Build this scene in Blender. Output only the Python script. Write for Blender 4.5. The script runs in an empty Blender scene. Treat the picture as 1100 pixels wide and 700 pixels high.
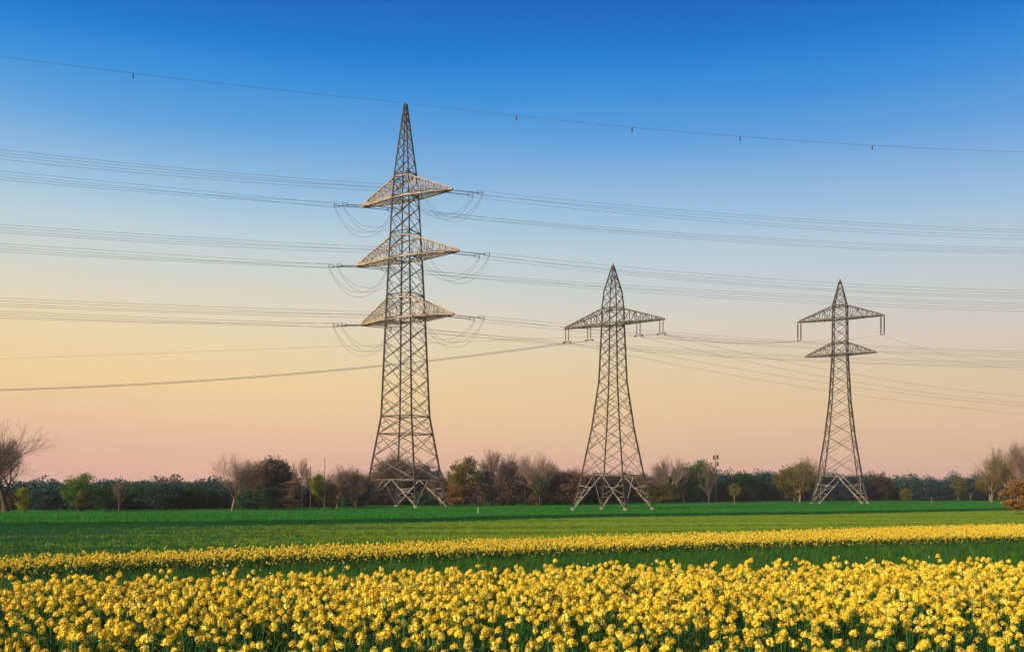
import bpy, math, random
import numpy as np
from mathutils import Vector, Matrix

# ------------------------------------------------------------------ camera
SC = bpy.context.scene
COL = SC.collection
EYE = 1.8
F = 1100.0            # focal length in pixels of an 1100 px wide frame
HOR = 535.0           # horizon row in that frame
cam_d = bpy.data.cameras.new("camera")
cam = bpy.data.objects.new("camera", cam_d)
COL.objects.link(cam)
cam.location = (0, 0, EYE)
cam.rotation_euler = (math.radians(90), 0, 0)
cam_d.sensor_width = 36.0
cam_d.lens = 36.0
cam_d.shift_y = (HOR - 350.0) / 1100.0
cam_d.clip_start = 0.1
cam_d.clip_end = 9000
SC.camera = cam

# ------------------------------------------------------------------ sky, sun, exposure
SUN_EL, SUN_AZ = math.radians(24), math.radians(226)   # azimuth clockwise from +Y (the view direction)
SUN_STRENGTH = 4.4
SKY_STRENGTH = 0.08
EXPOSURE = 0.9
RAMP_STRENGTH = 1.0 / 2 ** EXPOSURE
SC.view_settings.view_transform = 'Standard'
SC.view_settings.look = 'None'
SC.view_settings.gamma = 1.0
SC.view_settings.use_curve_mapping = False
SC.view_settings.exposure = EXPOSURE

def lin(c):
    out = []
    for v in c:
        v = v / 255.0
        out.append(v / 12.92 if v <= 0.04045 else ((v + 0.055) / 1.055) ** 2.4)
    return out

SKY_ROWS = [  # row in the frame -> evening sky colour at that elevation
    (560, (208, 160, 148)), (515, (225, 174, 150)), (470, (237, 195, 149)), (430, (241, 209, 152)),
    (390, (236, 213, 168)), (350, (226, 215, 188)), (310, (206, 214, 206)), (270, (186, 209, 218)),
    (230, (160, 196, 222)), (190, (130, 180, 222)), (150, (92, 162, 220)), (105, (52, 145, 218)),
    (55, (4, 122, 210)), (0, (0, 100, 196))]

def build_world():
    w = bpy.data.worlds.new("World")
    SC.world = w
    w.use_nodes = True
    nt = w.node_tree
    nt.nodes.clear()
    N, L = nt.nodes.new, nt.links.new
    out = N('ShaderNodeOutputWorld')
    sky = N('ShaderNodeTexSky')
    sky.sky_type = 'NISHITA'
    sky.sun_disc = False
    sky.sun_elevation = SUN_EL
    sky.sun_rotation = SUN_AZ
    sky.air_density = 1.6
    sky.dust_density = 1.5
    sky.ozone_density = 3.0
    bg1 = N('ShaderNodeBackground')
    bg1.inputs[1].default_value = SKY_STRENGTH
    L(sky.outputs[0], bg1.inputs[0])
    # evening colours by direction: elevation decides, and the air away from the sun is bluer lower down
    tc = N('ShaderNodeTexCoord')
    sep = N('ShaderNodeSeparateXYZ')
    L(tc.outputs['Generated'], sep.inputs[0])
    def m(op, a, b=None, c=None):
        n = N('ShaderNodeMath'); n.operation = op
        for i, v in enumerate((a, b, c)):
            if v is None: continue
            if isinstance(v, (int, float)): n.inputs[i].default_value = v
            else: L(v, n.inputs[i])
        return n.outputs[0]
    x2 = m('MULTIPLY', sep.outputs[0], sep.outputs[0])
    y2 = m('MULTIPLY', sep.outputs[1], sep.outputs[1])
    hz = m('SQRT', m('ADD', x2, y2))
    tan_el = m('DIVIDE', sep.outputs[2], m('MAXIMUM', hz, 0.001))
    az = m('ARCTAN2', sep.outputs[0], sep.outputs[1])            # 0 ahead, positive to the right
    azc = m('MINIMUM', m('MAXIMUM', az, -0.6), 0.6)
    nz = N('ShaderNodeTexNoise'); nz.inputs['Scale'].default_value = 3.0; nz.inputs['Detail'].default_value = 2.0
    mp = N('ShaderNodeMapping'); mp.inputs['Scale'].default_value = (1.0, 1.0, 7.0)
    L(tc.outputs['Generated'], mp.inputs[0]); L(mp.outputs[0], nz.inputs[0])
    wob = m('MULTIPLY', m('SUBTRACT', nz.outputs[0], 0.5), 0.022)
    t = m('ADD', m('ADD', tan_el, wob), m('MULTIPLY', m('MULTIPLY', azc, 0.045), m('MINIMUM', m('MAXIMUM', m('SUBTRACT', 1.4, m('MULTIPLY', tan_el, 3.4)), 0.0), 1.0)))
    T0, T1 = -0.03, 1.4
    u = m('DIVIDE', m('SUBTRACT', t, T0), T1 - T0)
    ramp = N('ShaderNodeValToRGB')
    els = ramp.color_ramp.elements
    while len(els) > 1: els.remove(els[-1])
    rows = [((HOR - r) / F, c) for r, c in SKY_ROWS] + [(0.75, (2, 78, 160)), (1.3, (6, 66, 140))]
    for i, (tt, c) in enumerate(rows):
        p = max(0.0, min(1.0, (tt - T0) / (T1 - T0)))
        e = els[0] if i == 0 else els.new(p)
        e.position = p
        e.color = (*lin(c), 1)
    L(u, ramp.inputs[0])
    # towards the right of the view the low sky turns dusty pink
    pink = N('ShaderNodeMixRGB'); pink.blend_type = 'MULTIPLY'
    pink.inputs[2].default_value = (0.73, 0.69, 0.93, 1)
    low = m('MAXIMUM', m('SUBTRACT', 1.0, m('MULTIPLY', m('MAXIMUM', tan_el, 0.0), 3.2)), 0.25)
    L(m('MULTIPLY', m('MINIMUM', m('MAXIMUM', m('MULTIPLY', m('ADD', azc, 0.3), 1.15), 0.0), 1.0), low), pink.inputs[0])
    L(ramp.outputs[0], pink.inputs[1])
    bg2 = N('ShaderNodeBackground')
    bg2.inputs[1].default_value = RAMP_STRENGTH
    L(pink.outputs[0], bg2.inputs[0])
    add = N('ShaderNodeMixShader')
    L(m('SUBTRACT', 1.0, m('MULTIPLY', m('MINIMUM', m('MAXIMUM', m('SUBTRACT', m('ABSOLUTE', az), 0.8), 0.0), 1.0), 0.75)), add.inputs[0])   # the side of the sun shows the plain daylight sky
    L(bg1.outputs[0], add.inputs[1]); L(bg2.outputs[0], add.inputs[2])
    L(add.outputs[0], out.inputs[0])
build_world()

sun_d = bpy.data.lights.new("sun", 'SUN')
sun_d.energy = SUN_STRENGTH
sun_d.angle = math.radians(1.2)
sun_d.color = (1.0, 0.80, 0.56)
sun = bpy.data.objects.new("sun", sun_d)
COL.objects.link(sun)
sdir = Vector((math.sin(SUN_AZ) * math.cos(SUN_EL), math.cos(SUN_AZ) * math.cos(SUN_EL), math.sin(SUN_EL)))
sun.rotation_euler = sdir.to_track_quat('Z', 'Y').to_euler()
SC.cycles.max_bounces = 6
SC.cycles.transparent_max_bounces = 8
SC.cycles.use_denoising = True

# ------------------------------------------------------------------ helpers
def sstep(a, b, v):
    t = np.clip((v - a) / (b - a), 0, 1)
    return t * t * (3 - 2 * t)

TX = [-200, 70, 100, 130, 152, 170, 220, 400, 4000]
TZ = [0, 0, .0, -.05, .24, .38, .66, 1.0, 1.0]
def terrain(x, y):
    z = np.interp(y, TX, TZ)
    return z + np.clip(0.004 * np.asarray(x), -.35, .3) * sstep(90, 150, y)

def px2w(px, py, D):
    return Vector(((px - 550) / F * D, D, EYE + (HOR - py) / F * D))
def w2px(p):
    return 550 + p[0] / p[1] * F, HOR - (p[2] - EYE) / p[1] * F
def gx(px, D):
    return (px - 550) / F * D

def tag(o, label=None, cat=None, group=None, kind=None):
    if label: o['label'] = label
    if cat: o['category'] = cat
    if group: o['group'] = group
    if kind: o['kind'] = kind
    return o

def empty(name, loc, rz=0.0):
    o = bpy.data.objects.new(name, None)
    COL.objects.link(o)
    o.location = loc
    o.rotation_euler = (0, 0, rz)
    o.empty_display_size = 0.2
    return o

def link(name, me, mat=None, parent=None):
    o = bpy.data.objects.new(name, me)
    COL.objects.link(o)
    if mat is not None:
        me.materials.append(mat)
    if parent is not None:
        o.parent = parent
    return o

def np_mesh(name, V, Fq, smooth=False, mat_idx=None):
    """V (n,3), Fq (m,k) all faces of the same size k"""
    V = np.asarray(V, dtype=np.float32); Fq = np.asarray(Fq, dtype=np.int32)
    me = bpy.data.meshes.new(name)
    m, k = Fq.shape
    me.vertices.add(len(V)); me.vertices.foreach_set('co', V.ravel())
    me.loops.add(m * k); me.loops.foreach_set('vertex_index', Fq.ravel())
    me.polygons.add(m); me.polygons.foreach_set('loop_start', np.arange(0, m * k, k, dtype=np.int32))
    if mat_idx is not None:
        me.polygons.foreach_set('material_index', np.asarray(mat_idx, dtype=np.int32))
    if smooth:
        me.polygons.foreach_set('use_smooth', np.ones(m, dtype=bool))
    me.update(calc_edges=True)
    return me

class MB:
    def __init__(s): s.v = []; s.f = []
    def bar(s, p0, p1, w, t=None, up=(0, 0, 1), flip=1):
        """steel angle (L section) from p0 to p1"""
        p0, p1 = Vector(p0), Vector(p1)
        d = (p1 - p0)
        if d.length < 1e-5: return
        d.normalize()
        up = Vector(up)
        if abs(d.dot(up)) > .95: up = Vector((1, 0.3, 0))
        a = d.cross(up).normalized(); b = a.cross(d).normalized()
        a = a * flip
        t = t or w * .28
        prof = [(0, 0), (w, 0), (w, t), (t, t), (t, w), (0, w)]
        o = w * .35
        i = len(s.v)
        for p in (p0, p1):
            for (u, v) in prof:
                s.v.append(p + a * (u - o) + b * (v - o))
        for k in range(6):
            s.f.append((i + k, i + (k + 1) % 6, i + 6 + (k + 1) % 6, i + 6 + k))
        s.f.append(tuple(i + k for k in range(5, -1, -1)))
        s.f.append(tuple(i + 6 + k for k in range(6)))
    def box(s, c, e):
        i = len(s.v)
        c = Vector(c)
        for z in (-1, 1):
            for y in (-1, 1):
                for x in (-1, 1):
                    s.v.append(c + Vector((x * e[0], y * e[1], z * e[2])))
        for q in ((0, 2, 3, 1), (4, 5, 7, 6), (0, 1, 5, 4), (2, 6, 7, 3), (0, 4, 6, 2), (1, 3, 7, 5)):
            s.f.append(tuple(i + k for k in q))
    def tube(s, pts, radii, n=6, cap=True):
        i0 = len(s.v)
        pts = [Vector(p) for p in pts]
        for j, p in enumerate(pts):
            d = (pts[min(j + 1, len(pts) - 1)] - pts[max(j - 1, 0)])
            d = d.normalized() if d.length > 1e-9 else Vector((0, 0, 1))
            up = Vector((0, 0, 1)) if abs(d.z) < .9 else Vector((1, 0, 0))
            a = d.cross(up).normalized(); b = a.cross(d)
            r = radii[j] if hasattr(radii, '__len__') else radii
            for k in range(n):
                an = 2 * math.pi * k / n
                s.v.append(p + a * (math.cos(an) * r) + b * (math.sin(an) * r))
        for j in range(len(pts) - 1):
            for k in range(n):
                a0 = i0 + j * n + k; a1 = i0 + j * n + (k + 1) % n
                s.f.append((a0, a1, a1 + n, a0 + n))
        if cap:
            s.f.append(tuple(i0 + k for k in range(n - 1, -1, -1)))
            e = i0 + (len(pts) - 1) * n
            s.f.append(tuple(e + k for k in range(n)))
    def mesh(s, name, smooth=False):
        me = bpy.data.meshes.new(name)
        me.from_pydata([tuple(v) for v in s.v], [], s.f)
        if smooth:
            me.polygons.foreach_set('use_smooth', [True] * len(me.polygons))
        me.update()
        return me
    def build(s, name, mat, parent=None, smooth=False):
        return link(name, s.mesh(name, smooth), mat, parent)

# ------------------------------------------------------------------ materials
def mat_base(name):
    m = bpy.data.materials.new(name)
    m.use_nodes = True
    nt = m.node_tree
    return m, nt, nt.nodes['Principled BSDF']

def noise_mat(name, c1, c2, scale=3.0, rough=.7, metal=0.0, stretch=(1, 1, 1), detail=4, bump=0.0, spec=.3, c3=None, lo=.35, hi=.65):
    m, nt, p = mat_base(name)
    N, L = nt.nodes.new, nt.links.new
    tc = N('ShaderNodeTexCoord'); mp = N('ShaderNodeMapping')
    mp.inputs['Scale'].default_value = stretch
    nz = N('ShaderNodeTexNoise'); nz.inputs['Scale'].default_value = scale; nz.inputs['Detail'].default_value = detail
    L(tc.outputs['Object'], mp.inputs[0]); L(mp.outputs[0], nz.inputs[0])
    cr = N('ShaderNodeValToRGB')
    cr.color_ramp.elements[0].position = lo; cr.color_ramp.elements[0].color = (*c1, 1)
    cr.color_ramp.elements[1].position = hi; cr.color_ramp.elements[1].color = (*c2, 1)
    if c3:
        e = cr.color_ramp.elements.new((lo + hi) / 2); e.color = (*c3, 1)
    L(nz.outputs[0], cr.inputs[0]); L(cr.outputs[0], p.inputs['Base Color'])
    p.inputs['Roughness'].default_value = rough
    p.inputs['Metallic'].default_value = metal
    p.inputs['Specular IOR Level'].default_value = spec
    if bump:
        b = N('ShaderNodeBump'); b.inputs['Strength'].default_value = bump
        L(nz.outputs[0], b.inputs['Height']); L(b.outputs[0], p.inputs['Normal'])
    return m

def leaf_mat(name, c1, c2, trans=.35, scale=.6, rough=.6):
    m, nt, p = mat_base(name)
    N, L = nt.nodes.new, nt.links.new
    tc = N('ShaderNodeTexCoord')
    nz = N('ShaderNodeTexNoise'); nz.inputs['Scale'].default_value = scale; nz.inputs['Detail'].default_value = 5
    oi = N('ShaderNodeObjectInfo')
    L(tc.outputs['Object'], nz.inputs[0])
    cr = N('ShaderNodeValToRGB')
    cr.color_ramp.elements[0].position = .36; cr.color_ramp.elements[0].color = (*c1, 1)
    cr.color_ramp.elements[1].position = .64; cr.color_ramp.elements[1].color = (*c2, 1)
    L(nz.outputs[0], cr.inputs[0])
    hs = N('ShaderNodeHueSaturation')
    mr = N('ShaderNodeMapRange'); mr.inputs[3].default_value = .8; mr.inputs[4].default_value = 1.2
    L(oi.outputs['Random'], mr.inputs[0]); L(mr.outputs[0], hs.inputs['Value'])
    L(cr.outputs[0], hs.inputs['Color'])
    L(hs.outputs[0], p.inputs['Base Color'])
    p.inputs['Roughness'].default_value = rough
    p.inputs['Specular IOR Level'].default_value = .2
    if trans:
        tr = N('ShaderNodeBsdfTranslucent'); mx = N('ShaderNodeMixShader'); mx.inputs[0].default_value = trans
        L(hs.outputs[0], tr.inputs[0]); L(p.outputs[0], mx.inputs[1]); L(tr.outputs[0], mx.inputs[2])
        L(mx.outputs[0], nt.nodes['Material Output'].inputs[0])
    return m

M = {}
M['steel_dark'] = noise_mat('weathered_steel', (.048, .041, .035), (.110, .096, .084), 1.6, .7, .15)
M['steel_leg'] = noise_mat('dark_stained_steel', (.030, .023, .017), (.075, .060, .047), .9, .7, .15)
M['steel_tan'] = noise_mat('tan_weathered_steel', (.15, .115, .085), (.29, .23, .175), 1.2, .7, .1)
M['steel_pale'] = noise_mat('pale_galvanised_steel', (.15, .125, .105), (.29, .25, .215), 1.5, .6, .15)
M['concrete'] = noise_mat('concrete', (.12, .115, .10), (.20, .19, .17), 6, .9)
M['insulator'] = noise_mat('brown_glazed_insulator', (.035, .022, .018), (.07, .045, .035), 8, .3)
M['marker'] = noise_mat('dark_marker', (.02, .02, .022), (.035, .035, .04), 5, .8)
M['wire'] = noise_mat('dull_conductor', (.06, .057, .057), (.10, .095, .095), 4, .6, .2)
M['bark_dark'] = noise_mat('dark_bark', (.035, .024, .018), (.075, .055, .042), 5, .9)
M['bark_warm'] = noise_mat('warm_bark', (.09, .058, .038), (.17, .115, .08), 5, .9)
M['bark_pale'] = noise_mat('pale_bark', (.20, .15, .12), (.32, .25, .20), 5, .9)
M['wood_post'] = noise_mat('weathered_wood', (.12, .09, .07), (.22, .18, .14), 5, .9)
M['white_paint'] = noise_mat('weathered_white_paint', (.35, .34, .31), (.55, .54, .5), 5, .6)
CR = {  # crown colours
    'dark_green': ((.012, .042, .014), (.028, .085, .022)),
    'blue_green': ((.012, .034, .034), (.022, .062, .058)),
    'mid_green': ((.040, .105, .010), (.095, .19, .020)),
    'yellow_green': ((.14, .17, .008), (.27, .28, .014)),
    'olive': ((.085, .080, .008), (.17, .145, .016)),
    'brown': ((.070, .042, .020), (.14, .085, .040)),
    'dark_brown': ((.032, .024, .018), (.070, .050, .032)),
    'rust': ((.19, .090, .018), (.32, .155, .030)),
    'russet': ((.075, .045, .026), (.135, .085, .048)),
    'navy': ((.010, .022, .034), (.020, .042, .060)),
}
for k, (a, b) in CR.items():
    M['leaf_' + k] = leaf_mat(k + '_leaves', a, b)
M['twig_pink'] = noise_mat('pinkish_twigs', (.13, .085, .065), (.24, .16, .12), 2, .9)
M['twig_brown'] = noise_mat('brown_twigs', (.055, .035, .024), (.12, .08, .05), 2, .9)
M['twig_dark'] = noise_mat('dark_twigs', (.035, .024, .017), (.075, .052, .036), 2, .9)
M['twig_olive'] = noise_mat('olive_twigs', (.075, .06, .022), (.16, .12, .045), 2, .9)

# ------------------------------------------------------------------ ground sheets
def grid_sheet(name, xs, D0, D1, rows, off, mat, power=1.6, bank=None):
    """a sheet between two curves given along columns px: D0(px), D1(px)"""
    n = len(xs)
    V = []
    for r in range(rows + 1):
        t = (r / rows) ** power
        for p in xs:
            a, b = D0(p), D1(p)
            D = a + (b - a) * t
            x = gx(p, D)
            o = off
            if bank is not None:
                o = off + bank(p, D - a, D)
            V.append((x, D, float(terrain(x, D)) + o))
    Fq = [(r * n + c, r * n + c + 1, (r + 1) * n + c + 1, (r + 1) * n + c) for r in range(rows) for c in range(n - 1)]
    o = link(name, np_mesh(name, V, Fq, smooth=True), mat)
    tag(o, kind='structure')
    return o

def ground_mat(name, c1, c2, c3, big=.05, fine=6.0, streak=(1, 1, 1), rough=.95, bump=.6, tint=None):
    """large soft patches + fine grain; tint = (colour, x0, x1): another crop colour towards -x"""
    m, nt, p = mat_base(name)
    N, L = nt.nodes.new, nt.links.new
    tc = N('ShaderNodeTexCoord')
    mp = N('ShaderNodeMapping'); mp.inputs['Scale'].default_value = streak
    mp.inputs['Rotation'].default_value = (0, 0, math.radians(-14))
    L(tc.outputs['Object'], mp.inputs[0])
    n1 = N('ShaderNodeTexNoise'); n1.inputs['Scale'].default_value = big; n1.inputs['Detail'].default_value = 5
    L(mp.outputs[0], n1.inputs[0])
    n2 = N('ShaderNodeTexNoise'); n2.inputs['Scale'].default_value = fine; n2.inputs['Detail'].default_value = 4
    L(tc.outputs['Object'], n2.inputs[0])
    r1 = N('ShaderNodeValToRGB')
    r1.color_ramp.elements[0].position = .35; r1.color_ramp.elements[0].color = (*c1, 1)
    r1.color_ramp.elements[1].position = .66; r1.color_ramp.elements[1].color = (*c2, 1)
    L(n1.outputs[0], r1.inputs[0])
    base = r1.outputs[0]
    if tint:
        col, x0, x1 = tint
        sep = N('ShaderNodeSeparateXYZ'); L(tc.outputs['Object'], sep.inputs[0])
        mr = N('ShaderNodeMapRange'); mr.inputs[1].default_value = x0; mr.inputs[2].default_value = x1
        ad = N('ShaderNodeMath'); ad.operation = 'MULTIPLY_ADD'; ad.inputs[1].default_value = 26.0
        L(n1.outputs[0], ad.inputs[0]); L(sep.outputs[0], ad.inputs[2])
        L(ad.outputs[0], mr.inputs[0])
        mt = N('ShaderNodeMixRGB'); mt.inputs[1].default_value = (*col, 1)
        L(mr.outputs[0], mt.inputs[0]); L(base, mt.inputs[2])
        base = mt.outputs[0]
    r2 = N('ShaderNodeValToRGB')
    r2.color_ramp.elements[0].position = .38; r2.color_ramp.elements[0].color = (*c3, 1)
    r2.color_ramp.elements[1].position = .6; r2.color_ramp.elements[1].color = (1, 1, 1, 1)
    L(n2.outputs[0], r2.inputs[0])
    mx = N('ShaderNodeMixRGB'); mx.blend_type = 'MULTIPLY'; mx.inputs[0].default_value = 1
    L(base, mx.inputs[1]); L(r2.outputs[0], mx.inputs[2])
    L(mx.outputs[0], p.inputs['Base Color'])
    p.inputs['Roughness'].default_value = rough
    p.inputs['Specular IOR Level'].default_value = .05
    b = N('ShaderNodeBump'); b.inputs['Strength'].default_value = bump; b.inputs['Distance'].default_value = .2
    L(n2.outputs[0], b.inputs['Height']); L(b.outputs[0], p.inputs['Normal'])
    return m

M['soil'] = ground_mat('dark_grassy_soil', (.006, .030, .006), (.010, .048, .008), (.6, .6, .6), .2, 12)
M['crop'] = ground_mat('young_crop', (.060, .150, .007), (.205, .250, .007), (.78, .82, .66), .045, 5.0, (.35, 4.0, 1), tint=((.005, .060, .014), -14, 18))
M['meadow'] = ground_mat('bright_meadow', (.004, .070, .008), (.040, .185, .010), (.66, .74, .64), .05, 3.0, (.4, 3.5, 1))
M['bank'] = ground_mat('bank_grass_painted_shade', (.006, .058, .010), (.010, .078, .012), (.55, .6, .5), .3, 5.0, (.3, 2, 1))  # shadow-like line along the meadow edge, put into the bank's grass colour

def curve(pts):
    xs = [p[0] for p in pts]; ys = [p[1] for p in pts]
    return lambda v: float(np.interp(v, xs, ys))
EDGE = curve([(-1800, 48), (-300, 55), (0, 61), (200, 65), (440, 75), (560, 88), (660, 98), (880, 114), (1000, 128), (1300, 150), (2600, 190)])
PX = list(np.linspace(-1800, 2600, 177))

# ground: one sheet to beyond the horizon
gxs = np.unique(np.concatenate([np.linspace(-1500, -200, 9), np.linspace(-200, 200, 61), np.linspace(200, 1500, 9)]))
gys = np.unique(np.concatenate([np.linspace(-150, 60, 12), np.linspace(60, 420, 73), np.linspace(420, 900, 7)]))
V = [(x, y, float(terrain(x, y)) - .06) for y in gys for x in gxs]
n = len(gxs)
Fq = [(r * n + c, r * n + c + 1, (r + 1) * n + c + 1, (r + 1) * n + c) for r in range(len(gys) - 1) for c in range(n - 1)]
tag(link('ground', np_mesh('ground', V, Fq, True), M['soil']), kind='structure')
CROP_NEAR = curve([(-1800, 14.5), (-600, 19), (0, 22.4), (300, 26), (550, 30), (800, 35), (1100, 43), (1700, 60), (2600, 75)])
grid_sheet('crop_field', PX, CROP_NEAR, lambda p: EDGE(p) + .3, 40, 0.0, M['crop'])
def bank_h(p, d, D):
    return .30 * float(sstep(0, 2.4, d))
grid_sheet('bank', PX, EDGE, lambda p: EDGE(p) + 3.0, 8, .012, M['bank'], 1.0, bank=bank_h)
grid_sheet('meadow', PX, lambda p: EDGE(p) + 2.6, lambda p: 420, 60, .32, M['meadow'], 1.8)

def meadow_z(x, y):
    return float(terrain(x, y)) + .32

# ------------------------------------------------------------------ pylons
def pylon(name, label, axis, D, levels, theta, panels, horiz, legw, barw, base_row, mats, foot_row):
    """levels: (row, half width px) up to the tip; panels: rows of the bracing; returns root and a frame of helpers"""
    th = math.radians(theta)
    k = D / F
    X0 = gx(axis, D)
    Z0 = meadow_z(X0, D)
    root = empty(name, (X0, D, Z0), -th)
    tag(root, label, 'pylon', 'lattice pylons on the meadow')
    cs = math.cos(th) + math.sin(th)
    zr = lambda row: EYE + (HOR - row) * k - Z0
    zs = [zr(r) for r, _ in levels]; hs = [h * k / cs for _, h in levels]
    zs[0] = -.1
    S = lambda z: float(np.interp(z, zs, hs))
    corners = [(-1, -1), (1, -1), (1, 1), (-1, 1)]
    P = lambda c, z: Vector((c[0] * S(z), c[1] * S(z), z))
    split = zr(horiz[0])
    for c in corners:
        mb = MB()
        for a, b in zip(zs[:-1], zs[1:]):
            if b - a > 1e-3:
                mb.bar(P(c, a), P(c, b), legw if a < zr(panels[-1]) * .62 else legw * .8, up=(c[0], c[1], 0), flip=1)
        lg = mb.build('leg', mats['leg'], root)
        fb = MB()
        f = P(c, 0)
        fb.tube([(f.x, f.y, -.6), (f.x, f.y, .22), (f.x, f.y, .30)], [.30, .28, .20], 10)
        fb.build('concrete_footing', M['concrete'], lg)
    zz = [zr(r) for r in panels]
    for i in range(4):
        ca, cb = corners[i], corners[(i + 1) % 4]
        up = Vector((ca[0] + cb[0], ca[1] + cb[1], 0)).normalized()
        mb = MB()
        for a, b in zip(zz[:-1], zz[1:]):
            mb.bar(P(ca, a), P(cb, b), barw, up=up)
            mb.bar(P(cb, a) + up * -.03, P(ca, b) + up * -.03, barw, up=up)
            if S(a) > 1.7:   # redundant struts inside large panels
                mid = (a + b) / 2
                x = (P(ca, mid) + P(cb, mid)) / 2
                for c in (ca, cb):
                    mb.bar(P(c, mid), (P(c, a) * .25 + x * .25 + P(c, b) * .0 + P(c, a) * .25 + x * .25), barw * .6, up=up)
                    mb.bar(P(c, mid), (P(c, b) * .5 + x * .5), barw * .6, up=up)
        for r in horiz:
            z = zr(r)
            mb.bar(P(ca, z), P(cb, z), barw * 1.25, up=up)
        mb.build('face_bracing', mats['brace'], root)
        # splayed base: an inverted V under the lowest horizontal
        lb = MB()
        z = zr(panels[0])
        top = (P(ca, z) + P(cb, z)) / 2
        lb.bar(P(ca, z), P(cb, z), barw * 1.15, up=up)
        for c in (ca, cb):
            ft = P(c, .15)
            lb.bar(top, ft, barw * 1.1, up=up)
            for q in (.33, .62):
                lb.bar(ft.lerp(top, q), P(c, .15 + (z - .15) * min(1, q * 1.12)), barw * .6, up=up)
            lb.bar(ft.lerp(top, .62), P(c, .15 + (z - .15) * .42), barw * .55, up=up)
            lb.bar(ft.lerp(top, .33), P(c, .15 + (z - .15) * .14), barw * .55, up=up)
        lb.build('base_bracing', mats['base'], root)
    # plan bracing + climbing ladder inside + cap
    for r in horiz:
        mb = MB()
        z = zr(r) - .02
        mb.bar(P(corners[0], z), P(corners[2], z), barw * .8)
        mb.bar(P(corners[1], z - .05), P(corners[3], z - .05), barw * .8)
        mb.build('plan_bracing', mats['brace'], root)
    tip = zs[-1]
    cp = MB(); cp.tube([(0, 0, tip - .5), (0, 0, tip + .1), (0, 0, tip + .35)], [.16, .14, .05], 8)
    cp.build('peak_cap', M['steel_dark'], root)
    return dict(root=root, th=th, k=k, D=D, zr=zr, S=S, X0=X0, Z0=Z0,
                mw=Matrix.Translation((X0, D, Z0)) @ Matrix.Rotation(-th, 4, 'Z'))

def crossarm(T, row_bot, row_top, half_px, arm_theta, mats, chord, web, n=7):
    """triangular lattice arm through the body; returns the arm and a function local->point along it"""
    k = T['k']
    dl = math.radians(arm_theta) - T['th']
    R = Matrix.Rotation(-dl, 4, 'Z')
    L = half_px * k / math.cos(math.radians(arm_theta))
    zb, zt = T['zr'](row_bot), T['zr'](row_top)
    s = T['S'](zb) * 1.02; st = T['S'](zt)
    mb = MB()
    q = lambda x, y, z: R @ Vector((x, y, z))
    for sy in (-1, 1):
        mb.bar(q(-s, sy * s, zb), q(s, sy * s, zb), chord, up=(0, 0, 1))
        mb.bar(q(-st, sy * st, zt), q(st, sy * st, zt), chord * .7, up=(0, 0, 1))
        for sx in (-1, 1):
            B = lambda t: q(sx * (s + (L - s) * t), sy * (s + (.16 - s) * t), zb)
            U = lambda t: q(sx * (st + (L - st) * t), sy * (st + (.12 - st) * t), zt + (zb + .16 - zt) * t)
            mb.bar(B(0), B(1), chord)
            mb.bar(U(0), U(1), chord * .55)
            for i in range(n):
                t0, t1 = i / n, (i + 1) / n
                if i: mb.bar(B(t0), U(t0), web, up=(0, 1, 0))
                mb.bar(B(t0) if i % 2 else U(t0), U(t1) if i % 2 else B(t1), web, up=(0, 1, 0))
    for sx in (-1, 1):
        for i in range(n):
            t0, t1 = i / n, (i + 1) / n
            B2 = lambda t, sy: q(sx * (s + (L - s) * t), sy * (s + (.16 - s) * t), zb + .02)
            U2 = lambda t, sy: q(sx * (st + (L - st) * t), sy * (st + (.12 - st) * t), zt + (zb + .16 - zt) * t)
            mb.bar(B2(t0, -1), B2(t1, 1), web); mb.bar(B2(t0, 1), B2(t0, -1), web)
            mb.bar(U2(t0, -1), U2(t0, 1), web); mb.bar(U2(t0, 1), U2(t1, -1), web)
        mb.box(q(sx * (L + .02), 0, zb + .02), (.2, .2, .12))
    arm = mb.build('crossarm', mats, T['root'])
    def at(u, dz=0.0):   # u in -1..1 along the arm, root-local
        return q(u * L, 0, zb + dz)
    return arm, at, L

def insulator_string(parent, p0, p1, rd=.10, rc=.035, name='insulator_string', yoke=True, nd=None):
    p0, p1 = Vector(p0), Vector(p1)
    L = (p1 - p0).length
    nd = nd or max(6, int(L / .22))
    pts, rad = [], []
    a, b = .12, .88
    pts.append(p0); rad.append(rc)
    for i in range(nd):
        t = a + (b - a) * i / nd
        dt = (b - a) / nd
        for f, r in ((0, rc), (.25, rd), (.5, rd * .75), (.55, rc)):
            pts.append(p0.lerp(p1, t + dt * f)); rad.append(r)
    pts.append(p1); rad.append(rc)
    mb = MB(); mb.tube(pts, rad, 8)
    if yoke:
        d = (p1 - p0).normalized()
        mb.bar(p1 + Vector((0, 0, .30)), p1 - Vector((0, 0, .30)), .07)
        q0 = p1 - d * .8
        mb.bar(q0 + Vector((0, 0, .22)), q0 - Vector((0, 0, .22)), .06)
        for sgn in (-1, 1):
            mb.bar(q0 + Vector((0, 0, .22 * sgn)), p1 + Vector((0, 0, .30 * sgn)), .05)
    return mb.build(name, M['insulator'], parent)

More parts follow.
